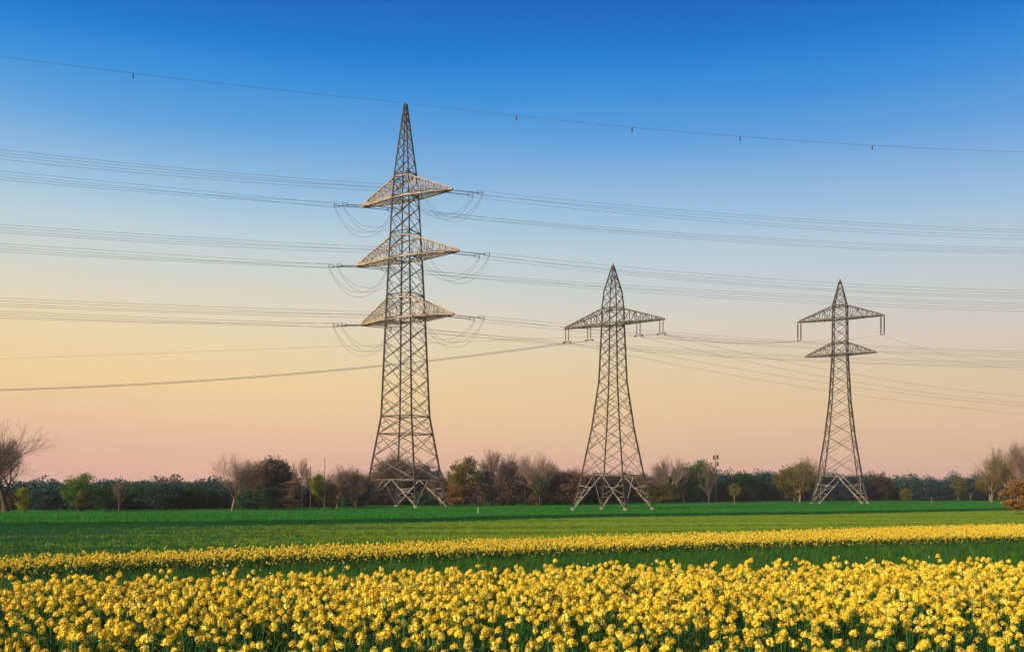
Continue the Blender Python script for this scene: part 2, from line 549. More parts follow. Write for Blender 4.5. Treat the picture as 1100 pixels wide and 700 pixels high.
mats1 = dict(leg=M['steel_leg'], brace=M['steel_dark'], base=M['steel_pale'])
T1 = pylon('electricity_pylon', 'tallest lattice pylon, three crossarms one above another and a long spike', 435.7, 152,
           [(543, 43.0), (447, 24.8), (345, 20.3), (280, 17), (215, 13.6), (187, 11.2), (112, 1.2)], 26,
           [515, 490, 466, 447, 427, 407, 387, 368, 350, 334, 317, 301, 286, 268, 251, 236, 222, 208, 196, 187, 175, 163, 152, 142, 133, 125, 119],
           [515, 466, 447, 342, 317, 277, 250, 211, 187], .25, .10, 543, mats1, 543)
mats2 = dict(leg=M['steel_leg'], brace=M['steel_dark'], base=M['steel_pale'])
T2 = pylon('electricity_pylon', 'middle-sized lattice pylon with a single crossarm carrying four hanging insulator pairs', 658.5, 130,
           [(548, 43.8), (510, 33.8), (460, 23), (410, 15.2), (352, 12.3), (331, 11.9), (313, 9.6), (286, .9)], 34,
           [510, 484, 461, 442, 425, 410, 396, 383, 371, 360, 350, 340, 331, 320, 310, 302, 295],
           [510, 350, 331], .18, .072, 548, mats2, 548)
T3 = pylon('electricity_pylon', 'slender lattice pylon with two crossarms, the upper one wider than the lower', 902.5, 170,
           [(541, 34.0), (511, 26.5), (468, 18.2), (430, 13), (381, 9.6), (342, 9.2), (328, 8.8), (302, .8)], 26,
           [511, 487, 468, 452, 438, 425, 413, 402, 391, 381, 372, 362, 352, 343, 335, 328, 320, 313, 308],
           [511, 380, 368, 342, 328], .20, .082, 541, mats2, 541)

# ------------------------------------------------------------------ wires
def wire_pts(A, E, mid=None, t_end=1.0, n=48, sag=None):
    """parabola from A through E; the sag is whatever lets it pass the row mid=(px,py) seen from the road"""
    A, E = Vector(A), Vector(E)
    if sag is None:
        best = None
        for i in range(1, 400):
            t = i / 400
            p = A.lerp(E, t)
            e = abs(550 + p.x / p.y * F - mid[0])
            if best is None or e < best[0]: best = (e, t, p)
        _, t, p = best
        zr = EYE + (HOR - mid[1]) / F * p.y
        sag = max(0.02, (p.z - zr) / (4 * t * (1 - t)))
    out = []
    for i in range(n + 1):
        t = t_end * i / n
        p = A.lerp(E, t)
        p.z -= 4 * sag * t * (1 - t)
        out.append(p)
    return out

def cable(name, pts, r, label, cat, group=None, mat=None):
    c = sum((Vector(p) for p in (pts[0], pts[-1])), Vector()) / 2
    mb = MB(); mb.tube([Vector(p) - pts[0] for p in pts], r, 5)
    o = mb.build(name, mat or M['wire'], None, True)
    o.location = pts[0]
    tag(o, label, cat, group)
    return o

WR = .0165
# per arm: rows at x=0 / x=220 for left spans, x=1100 / x=760 for right spans; four wires each
ARMS = [
    ('top', 213, 191, 51, 
     dict(RL=([160.5, 164, 167, 171], [183, 186, 189, 192]), LL=([183.5, 187, 190, 193], [203.5, 206.5, 209, 211.5]),
          RR=([247, 250, 253.5, 257], [228, 231, 234.5, 237.5]), LR=([266.5, 269, 270.5, 272.5], [252, 254, 256, 258]))),
    ('middle', 278, 255.5, 58,
     dict(RL=([241, 244, 247, 249.5], [255.5, 258.5, 261, 263.5]), LL=([261.5, 264.5, 267, 270], [274.5, 277.5, 280, 282]),
          RR=([312, 315, 317.5, 320], [294.5, 298, 301, 303]), LR=([326, 328.5, 331, 334], [311.5, 314, 316.5, 319]))),
    ('lowest', 343.5, 322, 52.5,
     dict(RL=([320, 323, 326, 328.5], [329, 332, 334.5, 336.5]), LL=([334, 336.5, 339, 341.5], [343, 345, 346.5, 348]),
          RR=([377.5, 379.5, 381.5, 384], [360, 362.5, 365, 367]), LR=([389, 391, 392.5, 394.5], [376.5, 378.5, 380.5, 382]))),
]
for nm, rb, rt, hp, tab in ARMS:
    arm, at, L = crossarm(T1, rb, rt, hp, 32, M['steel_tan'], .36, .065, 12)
    tag(arm, None)
    for side, u in (('L', -1), ('R', 1)):
        clamps = {}
        for dr in ('L', 'R'):
            rows, mids = tab[side + dr]
            for kk in (0, 1):
                uu = u * (1.0 if kk == 0 else 1.0 - 1.7 / L)
                a_loc = at(uu, -.1)
                A = T1['mw'] @ a_loc
                if dr == 'L':
                    E0 = px2w(0, sum(rows[2 * kk:2 * kk + 2]) / 2, 127 + (3 if side == 'L' else 0))
                    mpx = 220
                else:
                    E0 = px2w(1100, sum(rows[2 * kk:2 * kk + 2]) / 2, 163 + (4 if side == 'L' else 0))
                    mpx = 760
                d = (E0 - A); d.z -= d.length * .03; d.normalize()
                C = A + d * 4.6
                insulator_string(arm, a_loc, T1['mw'].inverted() @ C)
                clamps[dr, kk] = C
                for j in (0, 1):
                    i = 2 * kk + j
                    st = C + Vector((0, 0, .28 * (1 - 2 * j)))
                    E = px2w(0 if dr == 'L' else 1100, rows[i], E0.y)
                    where = 'left' if dr == 'L' else 'right'
                    tipn = 'near right' if side == 'R' else 'far left'
                    cable('power_line', wire_pts(st, E, (mpx, mids[i]), 1.28), WR,
                          f'thin conductor running {where} from the {tipn} tip of the tallest pylon\'s {nm} crossarm', 'power line',
                          f'conductors running {where} from {tipn} tip of {nm} crossarm')
        for kk in (0, 1):
            for j in (0, 1):
                a = clamps['L', kk] + Vector((0, 0, -.1 - .25 * j)); b = clamps['R', kk] + Vector((0, 0, -.1 - .25 * j))
                dip = (3.6 if kk == 0 else 3.0) + .45 * j
                pts = []
                for i in range(25):
                    t = i / 24
                    p = a.lerp(b, t); p.z -= dip * (1 - abs(2 * t - 1) ** 2.4)
                    pts.append(p)
                tipn = 'near right' if side == 'R' else 'far left'
                cable('jumper_cable', pts, .019, f'slack jumper cable looping under the {tipn} tip of the {nm} crossarm', 'jumper cable',
                      f'jumper loops under {tipn} tip of {nm} crossarm')

# earth wire over the tip, with hanging markers
apex = T1['mw'] @ Vector((0, 0, T1['zr'](112) + .2))
for dr, E, mid, marks in (('left', px2w(0, 60.5, 129), (220, 88), (143,)), ('right', px2w(1100, 163.5, 163), (760, 144), (555, 679, 795, 937))):
    pts = wire_pts(apex, E, mid, 1.28, 64)
    w = cable('earth_wire', pts, .018, f'single highest wire running {dr} from the tip of the tallest pylon', 'earth wire', 'earth wire over the tallest pylon')
    for mk in marks:
        p = min(pts, key=lambda q: abs(w2px(q)[0] - mk)) 
        i = pts.index(p); q = pts[min(i + 1, len(pts) - 1)] if w2px(p)[0] < mk and dr == 'right' else pts[max(i - 1, 0)]
        x0, x1 = w2px(p)[0], w2px(q)[0]
        t = 0 if x0 == x1 else (mk - x0) / (x1 - x0)
        c = p.lerp(q, t) - pts[0]
        mb = MB(); mb.tube([c + Vector((0, 0, .08)), c, c - Vector((0, 0, .12)), c - Vector((0, 0, .62)), c - Vector((0, 0, .72))], [.04, .04, .09, .09, .05], 8)
        mb.build('line_marker', M['marker'], w)

# second pylon: one arm, four insulator pairs
arm2, at2, L2 = crossarm(T2, 348, 331.5, 49, 31, M['steel_dark'], .2, .075, 7)
ends2 = []
for u in (-.975, -.50, .52, .975):
    for s in (-.22, .22):
        p = at2(u + s / L2, -.08)
        insulator_string(arm2, p, p - Vector((0, 0, 1.62)), .085, .035, yoke=False, nd=9)
    p = at2(u, -1.72)
    mb = MB(); mb.bar(p - Vector((.5, 0, 0)), p + Vector((.5, 0, 0)), .09)
    for s in (-.5, .5):
        mb.box(p + Vector((s, 0, -.08)), (.11, .08, .09))
    mb.build('suspension_clamp', M['insulator'], arm2)
    ends2.append(T2['mw'] @ at2(u, -1.82))
# third pylon: two arms, insulator pairs at the tips of the upper one
arm3, at3, L3 = crossarm(T3, 342.5, 328.5, 38.5, 29, M['steel_dark'], .24, .09, 7)
arm4, at4, L4 = crossarm(T3, 381, 368, 31.5, 29, M['steel_dark'], .24, .09, 6)
ends3 = []
for u in (-.985, .985):
    for s in (-.26, .26):
        p = at3(u + s / L3, -.08)
        insulator_string(arm3, p, p - Vector((0, 0, 3.0)), .15, .08, yoke=False, nd=14)
    p = at3(u, -3.1)
    mb = MB(); mb.bar(p - Vector((.35, 0, 0)), p + Vector((.35, 0, 0)), .12); mb.build('suspension_clamp', M['insulator'], arm3)
    ends3.append(T3['mw'] @ at3(u, -3.2))

W2 = .013
for i, (r0, m0) in enumerate(((418.2, 408), (419.4, 409.2))):
    cable('power_line', wire_pts(ends2[i], px2w(0, r0, 118 + i), (220, m0), 1.3), .026, 'darker low wire sagging left from the middle pylon behind the tallest one',
          'power line', 'low wires running left from the middle pylon')
cable('power_line', wire_pts(ends2[3], px2w(0, 385.5, 150), (375, 369.5), 1.3), W2, 'faintest lone wire above the low sagging pair, running left from middle pylon', 'power line')
for i, (r1, m1) in enumerate(((444.5, 428), (436, 420), (432.5, 414), (425.5, 406))):
    cable('power_line', wire_pts(ends2[i], px2w(1100, r1, 158), (900, m1 - 7), 1.3), W2, 'faint wire slanting down to the right from the middle pylon, passing behind the slender one',
          'power line', 'slanting wires running right from the middle pylon')
for i, (a, b) in enumerate(((ends2[2], ends3[0]), (ends2[3], ends3[0]), (ends2[3], ends3[1]))):
    cable('power_line', wire_pts(a, b, None, 1.0, sag=.5 + .25 * i), W2, 'wire strung between the insulators of the middle and the slender pylon', 'power line', 'wires between the two smaller pylons')
for i, (a, r1, m1) in enumerate(((ends3[0], 398, 384), (ends3[1], 386.5, 377))):
    cable('power_line', wire_pts(a, px2w(1100, r1, 178), (1000, m1), 1.4), W2, ('wire leaving the far left insulators of the slender pylon towards the right', 'wire leaving the right-hand insulators of the slender pylon towards the right')[i], 'power line')

# ------------------------------------------------------------------ trees
rng = np.random.default_rng(7)
def leaf_quads(C, size, flat=0.0, g=rng):
    """quads with random orientation centred on C"""
    n = len(C)
    a = g.normal(size=(n, 3)); a /= np.linalg.norm(a, axis=1)[:, None]
    b = g.normal(size=(n, 3)); b -= a * (a * b).sum(1)[:, None]; b /= np.linalg.norm(b, axis=1)[:, None]
    s = size * g.uniform(.55, 1.25, size=(n, 1))
    a = a * s; b = b * s * .62
    V = np.stack([C - a, C - b * 1.0, C + a, C + b], axis=1).reshape(-1, 3)
    Fq = np.arange(4 * n).reshape(n, 4)
    return V, Fq

def tubes3(segs, n=3):
    """segs (m, 8): p0 p1 r0 r1 -> thin n sided tubes, vectorised"""
    S = np.asarray(segs)
    p0, p1, r0, r1 = S[:, :3], S[:, 3:6], S[:, 6:7], S[:, 7:8]
    d = p1 - p0; d /= np.maximum(np.linalg.norm(d, axis=1)[:, None], 1e-9)
    up = np.where(np.abs(d[:, 2:3]) < .9, np.array([[0, 0, 1.]]), np.array([[1., 0, 0]]))
    a = np.cross(d, up); a /= np.linalg.norm(a, axis=1)[:, None]; b = np.cross(a, d)
    ring0, ring1 = [], []
    for k in range(n):
        an = 2 * math.pi * k / n
        o = a * math.cos(an) + b * math.sin(an)
        ring0.append(p0 + o * r0); ring1.append(p1 + o * r1)
    V = np.stack(ring0 + ring1, axis=1).reshape(-1, 3)
    base = np.arange(len(S))[:, None] * (2 * n)
    Fq = []
    for k in range(n):
        Fq.append(np.stack([base[:, 0] + k, base[:, 0] + (k + 1) % n, base[:, 0] + n + (k + 1) % n, base[:, 0] + n + k], axis=1))
    return V, np.concatenate(Fq)

def grow(seed, levels=5, trunk=.28, spread=.75, lift=.25, kids=(4, 4, 4, 4, 3), shrink=.62, lean=(0, 0), r0=.03, first=.45):
    """branching skeleton in a unit-high tree: list of (p0,p1,r0,r1,level)"""
    R = random.Random(seed)
    segs = []
    def rec(p, d, L, r, lv):
        n = 3 if lv < 2 else 2
        q = p.copy(); dd = d.copy()
        nodes = []
        for i in range(n):
            dd = (dd + Vector((R.gauss(0, .13), R.gauss(0, .13), R.gauss(0, .08) + (.04 if lv else 0)))).normalized()
            e = q + dd * (L / n)
            ra = r * (1 - .45 * i / n); rb = r * (1 - .45 * (i + 1) / n)
            segs.append((*q, *e, ra, rb, lv)); q = e
            nodes.append((q.copy(), dd.copy(), rb, (i + 1) / n))
        if lv >= levels: return
        k = kids[min(lv, len(kids) - 1)]
        for i in range(k):
            if lv == 0:
                f = first + (1 - first) * (i + .6) / k
            else:
                f = .35 + .65 * (i + R.random() * .6) / k
            f = min(f, 1)
            idx = min(len(nodes) - 1, max(0, int(math.ceil(f * n)) - 1))
            prev = p if idx == 0 else nodes[idx - 1][0]
            t = f * n - idx
            pos = prev.lerp(nodes[idx][0], max(0, min(1, t)))
            dr, rr = nodes[idx][1], nodes[idx][2]
            az = R.uniform(0, 2 * math.pi) if lv else (i * 2.4 + R.uniform(-.5, .5))
            side = dr.orthogonal().normalized()
            side.rotate(Matrix.Rotation(az, 3, dr))
            ang = spread * R.uniform(.6, 1.15)
            nd = (dr * math.cos(ang) + side * math.sin(ang) + Vector((0, 0, lift))).normalized()
            rec(pos, nd, L * shrink * R.uniform(.75, 1.2) * (1.25 if lv == 0 else 1), rr * .68, lv + 1)
        if lv > 0 or True:
            rec(q, (nodes[-1][1] + Vector((R.gauss(0, .15), R.gauss(0, .15), .1))).normalized(), L * shrink * .95, nodes[-1][2] * .85, lv + 1)
    rec(Vector((0, 0, 0)), Vector((lean[0], lean[1], 1)).normalized(), trunk, r0, 0)
    S = np.array(segs)
    top = S[:, 5].max()
    # normalise to height 1 and full width 1
    S[:, [2, 5]] /= top
    wx = np.percentile(np.abs(S[:, [0, 1, 3, 4]]), 99.3) * 2
    return S, wx

def norm_wid(S, wx):
    S = S.copy(); S[:, [0, 1, 3, 4]] /= wx; return S

PROTO = {}
def proto_bare(key, seed, H, W, levels=5, buds=0, rmul=1.0, squeeze=.55, cz=.62, rz=.40, **kw):
    """bare tree of real height H and width W -> (trunk mesh, twig mesh)"""
    S, wx = grow(seed, levels=levels, **kw)
    S = S.copy()
    # partly narrowed, then everything that would grow out of the rounded crown is left off
    k = (W / H) / wx
    S[:, [0, 1, 3, 4]] *= k ** squeeze if k < 1 else k
    S[:, [0, 1, 3, 4]] *= H; S[:, [2, 5]] *= H
    q = np.random.default_rng(seed)
    d = np.sqrt((S[:, 3] ** 2 + S[:, 4] ** 2) / (W / 2) ** 2 + ((S[:, 5] - cz * H) / (rz * H)) ** 2)
    keep = (S[:, 8] <= 1) & (d < 1.0) | (S[:, 8] == 0) | (d < 1 + q.normal(0, .06, len(S)))
    low = (S[:, 5] < cz * H) & (S[:, 8] <= 1) & (np.hypot(S[:, 3], S[:, 4]) < W / 2)
    S = S[keep | low]
    tip = S[S[:, 8] > 2]
    S[:, [0, 1, 3, 4]] *= (W / 2) / np.percentile(np.abs(tip[:, 3:5]), 97.5)
    S[:, [2, 5]] *= H / np.percentile(tip[:, 5], 99.6)
    S[:, 6:8] *= H * rmul
    S[:, 6:8] = np.maximum(S[:, 6:8], .008)
    a = S[S[:, 8] <= 2]; b = S[S[:, 8] > 2]
    V1, F1 = tubes3(a[:, :8], 6); V2, F2 = tubes3(b[:, :8], 3)
    if buds:
        tips = b[b[:, 8] >= levels][:, 3:6]
        C = np.repeat(tips, buds, axis=0) + np.random.default_rng(seed).normal(scale=.12, size=(len(tips) * buds, 3))
        Vb, Fb = leaf_quads(C, .055, g=np.random.default_rng(seed))
        F2 = np.concatenate([F2, Fb + len(V2)]); V2 = np.concatenate([V2, Vb])
    PROTO[key] = (np_mesh(key + '_trunk', V1, F1, True), np_mesh(key + '_crown', V2, F2), H, W)

def proto_leafy(key, seed, H, W, crown0=.22, clumps=46, leaves=110, leaf=.16, shape='round', gap=.25, trunk_r=.02):
    """leafy tree: limbs reach into clumps of leaves spread through the crown"""
    g = np.random.default_rng(seed)
    cz0, cz1 = crown0 * H, H
    mid, hz = (cz0 + cz1) / 2, (cz1 - cz0) / 2
    cen = []
    tries = 0
    while len(cen) < clumps and tries < 9000:
        tries += 1
        p = g.uniform(-1, 1, 3)
        if shape == 'cone':
            lim = 1 - (p[2] + 1) / 2 * .88
            if math.hypot(p[0], p[1]) > lim: continue
            if math.hypot(p[0], p[1]) < lim * .45 and g.random() < .6: continue
        else:
            w = 1.0 if shape == 'round' else 1 - .35 * abs(p[2])
            rr = (p[0] / w) ** 2 + (p[1] / w) ** 2 + p[2] ** 2
            if rr > 1 or (rr < .30 and g.random() < .8): continue
        cen.append(p)
    cen = np.array(cen)
    cen *= (1 + g.normal(0, .09, (len(cen), 1)))
    cr = g.uniform(.10, .21, len(cen)) * W
    C0 = np.stack([cen[:, 0] * (W / 2 * .86), cen[:, 1] * (W / 2 * .86), mid + cen[:, 2] * hz * .88], axis=1)
    pts = []
    for c, r in zip(C0, cr):
        m = int(leaves * g.uniform(.5, 1.3))
        q = g.normal(size=(m, 3)); q /= np.linalg.norm(q, axis=1)[:, None]
        q *= (g.uniform(.15, 1, (m, 1)) ** .5) * r * np.array([1, 1, .72])
        pts.append(c + q)
    # stray leaves on the outline
    m = int(clumps * leaves * .06)
    q = g.normal(size=(m, 3)); q /= np.linalg.norm(q, axis=1)[:, None]
    if shape != 'cone':
        pts.append(np.array([0, 0, mid]) + q * np.array([W / 2, W / 2, hz]) * g.uniform(.85, 1.07, (m, 1)))
    pts = np.concatenate(pts)
    pts[:, 2] = np.maximum(pts[:, 2], .05)
    V2, F2 = leaf_quads(pts, leaf, g=g)
    mb = MB()
    R = random.Random(seed)
    tr = H * trunk_r
    top = Vector((R.gauss(0, .03) * W, R.gauss(0, .03) * W, mid + hz * .35))
    k = [Vector((0, 0, -.1)), Vector((R.gauss(0, .02) * W, R.gauss(0, .02) * W, cz0 * .6 + .1)), Vector((0, 0, mid - hz * .4)), top]
    mb.tube(k, [tr * 1.35, tr, tr * .8, tr * .25], 7)
    for c in C0[::2]:
        c = Vector(c)
        a = k[1].lerp(k[3], R.uniform(.1, .8)); a.z = min(a.z, c.z - .02 * H) if c.z > k[1].z else a.z
        m_ = a.lerp(c, .5) + Vector((R.gauss(0, .03) * W, R.gauss(0, .03) * W, R.uniform(0, .05) * H))
        mb.tube([a, m_, c], [tr * .38, tr * .24, tr * .08], 4, cap=False)
    PROTO[key] = (mb.mesh(key + '_trunk', True), np_mesh(key + '_crown', V2, F2), H, W)

proto_bare('bare_big', 19, 11.5, 13, levels=5, buds=0, cz=.64, rz=.37, squeeze=.35, trunk=.30, spread=.70, lift=.06, kids=(5, 4, 4, 3, 2), shrink=.72, lean=(.10, 0), r0=.036, first=.4)
proto_bare('bare_round', 23, 8.0, 6.0, levels=5, buds=0, cz=.63, rz=.38, trunk=.30, spread=.66, lift=.10, kids=(6, 5, 4, 3, 2), shrink=.74, r0=.026, first=.4)
proto_bare('bare_fine', 31, 8.0, 6.0, levels=5, buds=2, cz=.60, rz=.41, trunk=.30, spread=.66, lift=.12, kids=(6, 5, 4, 3, 2), shrink=.72, r0=.022, first=.3)
proto_bare('bare_tall', 47, 8.0, 3.8, levels=5, buds=0, cz=.60, rz=.41, trunk=.46, spread=.55, lift=.16, kids=(7, 5, 4, 3, 2), shrink=.60, r0=.020, first=.25)
proto_bare('bare_brush', 59, 5.0, 5.0, levels=5, buds=2, cz=.52, rz=.50, trunk=.20, spread=.70, lift=.10, kids=(8, 5, 4, 4, 2), shrink=.78, r0=.020, first=.1)
proto_leafy('leafy_round', 5, 7.0, 6.0, .10, 84, 120, .13)
proto_leafy('leafy_open', 6, 7.0, 5.5, .28, 34, 95, .12, shape='oval')
proto_leafy('leafy_dense', 8, 7.0, 6.5, .0, 120, 130, .14)
proto_leafy('leafy_tall', 9, 8.0, 4.0, .14, 52, 110, .13, shape='oval')
proto_leafy('conifer', 10, 8.0, 4.2, .04, 90, 90, .13, shape='cone')
proto_leafy('bush', 12, 3.0, 4.0, .02, 44, 110, .11)
proto_leafy('bush_tall', 13, 4.0, 3.4, .02, 44, 110, .11, shape='oval')

def tree(name, key, px, top, D, w_px, bark, leaf, label, group=None, cat='tree', rz=None, dx=0):
    tm, cm, H, W = PROTO[key]
    x = gx(px, D)
    z = meadow_z(x, D)
    h = EYE + (HOR - top) / F * D - z
    w = w_px * D / F
    r = empty(name, (x, D, z - .04), random.Random(px * 7 + D).uniform(0, 6.28) if rz is None else rz)
    r.scale = (w / W, w / W, h / H)
    tag(r, label, cat, group)
    for nm, me, mt in (('trunk', tm, bark), ('crown', cm, leaf)):
        if not me.materials: me.materials.append(mt)
        o = bpy.data.objects.new(nm, me); COL.objects.link(o); o.parent = r
        o.material_slots[0].link = 'OBJECT'; o.material_slots[0].material = mt
    return r

BD, BW, BP = M['bark_dark'], M['bark_warm'], M['bark_pale']
Lf = lambda k: M['leaf_' + k]
TP, TB, TO = M['twig_pink'], M['twig_brown'], M['twig_olive']
tree('bare_tree', 'bare_big', 6, 452, 122, 116, BD, M['twig_dark'], 'big bare tree with a leaning trunk at the left edge of the meadow', rz=.1)
tree('bare_tree', 'bare_round', -14, 462, 128, 60, BD, TB, 'bare tree cut by the left picture edge, behind the leaning one', rz=1.0)
tree('shrub', 'bush_tall', 25, 522, 124, 19, BW, Lf('yellow_green'), 'yellow-green shrub just right of the leaning bare tree\'s trunk', cat='shrub')
tree('shrub', 'bush', 4, 524, 125, 26, BW, Lf('russet'), 'low reddish shrub at the far left picture edge', cat='shrub')
tree('leafy_tree', 'leafy_round', 86, 508, 130, 37, BD, Lf('mid_green'), 'round fresh green tree standing alone in front of the dark left wood')
tree('shrub', 'bush_tall', 88, 525, 127, 17, BW, Lf('olive'), 'olive shrub right under the round fresh green tree', cat='shrub')
for i, (px, top, w, lf, lab) in enumerate((
        (48, 522, 40, 'blue_green', 'dark bushy tree between the yellow-green shrub and the round green tree'),
        (112, 518, 40, 'dark_green', 'dark tree hard against the right side of the round green tree'),
        (150, 518, 46, 'dark_green', 'dark green tree right of the thin brown sapling'),
        (178, 518, 46, 'blue_green', 'dark blue-green tree midway along the left wood'),
        (205, 520, 42, 'dark_green', 'low dark tree second left of the tall fan-shaped bare tree'),
        (226, 522, 40, 'blue_green', 'low dark tree beside the fan-shaped bare tree'))):
    tree('leafy_tree', 'leafy_dense', px, top, 140 + i % 3 * 3, w, BD, Lf(lf), lab, 'dark trees of the left wood')
tree('bare_tree', 'bare_tall', 128, 515, 131, 13, BW, TP, 'thin pale brown sapling in front of the left wood')
for i, (px, top, w, lab) in enumerate(((172, 511, 20, 'first of three twiggy treetops rising over the left wood'), (192, 511, 22, 'middle of three twiggy treetops rising over the left wood'), (213, 514, 20, 'last and lowest of three twiggy treetops over the left wood'))):
    tree('bare_tree', 'bare_fine', px, top, 152, w, BD, TB, lab, 'twiggy treetops over the left wood')
tree('bare_tree', 'bare_round', 249, 488, 133, 42, BW, TP, 'fan-shaped bare tree with pinkish twigs standing in front of the wood', rz=.5)
tree('leafy_tree', 'leafy_dense', 295, 489, 150, 46, BD, Lf('dark_brown'), 'dense dark rounded tree, tallest of the left wood', )
tree('bare_tree', 'bare_brush', 270, 496, 146, 40, BW, TB, 'brown twiggy tree between the fan-shaped bare tree and the dark rounded one')
tree('shrub', 'bush', 268, 525, 140, 38, BD, Lf('dark_green'), 'dark green bush at the foot of the fan-shaped bare tree', cat='shrub')
tree('shrub', 'bush', 294, 523, 139, 36, BD, Lf('dark_green'), 'dark green bush under the dense dark rounded tree', cat='shrub')
tree('shrub', 'bush_tall', 313, 515, 137, 30, BW, Lf('russet'), 'reddish brown bush right of the dense dark rounded tree', cat='shrub')
tree('bare_tree', 'bare_tall', 324, 492, 138, 21, BP, TP, 'slim pale bare tree right of the dense dark rounded tree')
tree('leafy_tree', 'leafy_tall', 342, 504, 141, 19, BD, Lf('yellow_green'), 'narrow yellow-green tree beside the slim pale bare tree')
tree('shrub', 'bush_tall', 357, 518, 142, 18, BW, Lf('rust'), 'small orange tree right of the narrow yellow-green tree', cat='shrub')
tree('bare_tree', 'bare_fine', 362, 500, 147, 28, BW, TP, 'pale bare tree rising behind the small orange tree')
tree('bare_tree', 'bare_brush', 383, 503, 148, 36, BD, TB, 'brown brushwood just left of the tallest pylon\'s legs')
tree('leafy_tree', 'leafy_dense', 380, 519, 150, 34, BD, Lf('dark_green'), 'dark green tree just left of the tallest pylon\'s legs')
tree('leafy_tree', 'leafy_dense', 426, 490, 180, 46, BD, Lf('brown'), 'big brown rounded tree seen through the tallest pylon\'s legs')
tree('bare_tree', 'bare_fine', 432, 486, 176, 60, BW, TB, 'wide bare tree seen through the tallest pylon\'s legs')
tree('leafy_tree', 'leafy_round', 460, 499, 184, 38, BD, Lf('navy'), 'blue-black tree seen behind the tallest pylon\'s right leg')
tree('shrub', 'bush', 415, 522, 172, 46, BD, Lf('dark_brown'), 'dark brown bush behind the tallest pylon\'s left legs', cat='shrub')
tree('shrub', 'bush', 460, 525, 170, 34, BD, Lf('dark_green'), 'dark green bush behind the tallest pylon\'s right legs', cat='shrub')
tree('leafy_tree', 'leafy_round', 499, 491, 164, 36, BW, Lf('olive'), 'olive rounded tree right of the tallest pylon')
tree('leafy_tree', 'leafy_open', 517, 495, 168, 24, BD, Lf('mid_green'), 'green tree leaning on the right side of the olive rounded tree')
tree('shrub', 'bush_tall', 489, 518, 161, 26, BW, Lf('rust'), 'orange-brown bush under the olive rounded tree', cat='shrub')
tree('shrub', 'bush', 513, 517, 162, 30, BW, Lf('russet'), 'reddish bush between the olive tree and the bare trees', cat='shrub')
tree('bare_tree', 'bare_tall', 529, 482, 168, 24, BW, TP, 'tallest narrow bare tree between the two nearer pylons')
tree('bare_tree', 'bare_fine', 551, 488, 166, 34, BW, TB, 'bushy bare tree, second of the row between the two nearer pylons')
tree('bare_tree', 'bare_round', 577, 486, 164, 42, BW, TP, 'broad bare tree, last of the row between the two nearer pylons')
tree('leafy_tree', 'leafy_open', 580, 506, 162, 22, BD, Lf('dark_green'), 'dark green tree inside the broad bare tree')
tree('shrub', 'bush', 545, 514, 163, 44, BW, Lf('russet'), 'wide reddish bush under the row of bare trees', cat='shrub')
tree('shrub', 'bush', 573, 518, 165, 36, BW, Lf('brown'), 'brown bush under the broad bare tree', cat='shrub')
tree('leafy_tree', 'leafy_dense', 607, 506, 166, 46, BD, Lf('russet'), 'round red-brown tree just left of the middle pylon')
tree('bare_tree', 'bare_brush', 611, 502, 168, 44, BW, TB, 'twiggy brown tree behind the round red-brown one')
tree('leafy_tree', 'leafy_dense', 646, 506, 172, 50, BD, Lf('dark_brown'), 'dark brown tree seen through the middle pylon\'s legs')
tree('bare_tree', 'bare_brush', 690, 508, 176, 46, BD, TB, 'dark leafless thicket right of the middle pylon\'s legs')
tree('bare_tree', 'bare_round', 719, 490, 196, 40, BP, TP, 'pale pinkish bare tree right of the middle pylon', rz=2.2)
tree('shrub', 'bush', 714, 519, 190, 40, BD, Lf('olive'), 'grey-green bush under the pale pinkish bare tree', cat='shrub')
tree('leafy_tree', 'leafy_round', 748, 494, 205, 38, BD, Lf('mid_green'), 'rounded green tree right of the pale pinkish bare tree')
tree('bare_tree', 'bare_tall', 761, 497, 178, 20, BD, TB, 'thin dark tree standing forward on the meadow below the mast')
tree('leafy_tree', 'leafy_open', 789, 518, 180, 18, BW, Lf('olive'), 'small olive tree alone on the meadow between the two smaller pylons')
tree('leafy_tree', 'leafy_round', 855, 497, 200, 44, BD, Lf('olive'), 'olive-brown tree just left of the slender pylon')
tree('bare_tree', 'bare_fine', 859, 492, 197, 50, BW, TO, 'twiggy crown mixed into the olive-brown tree left of the slender pylon')
tree('shrub', 'bush_tall', 973, 524, 200, 14, BW, Lf('olive'), 'small olive bush in front of the dark right wood', cat='shrub')
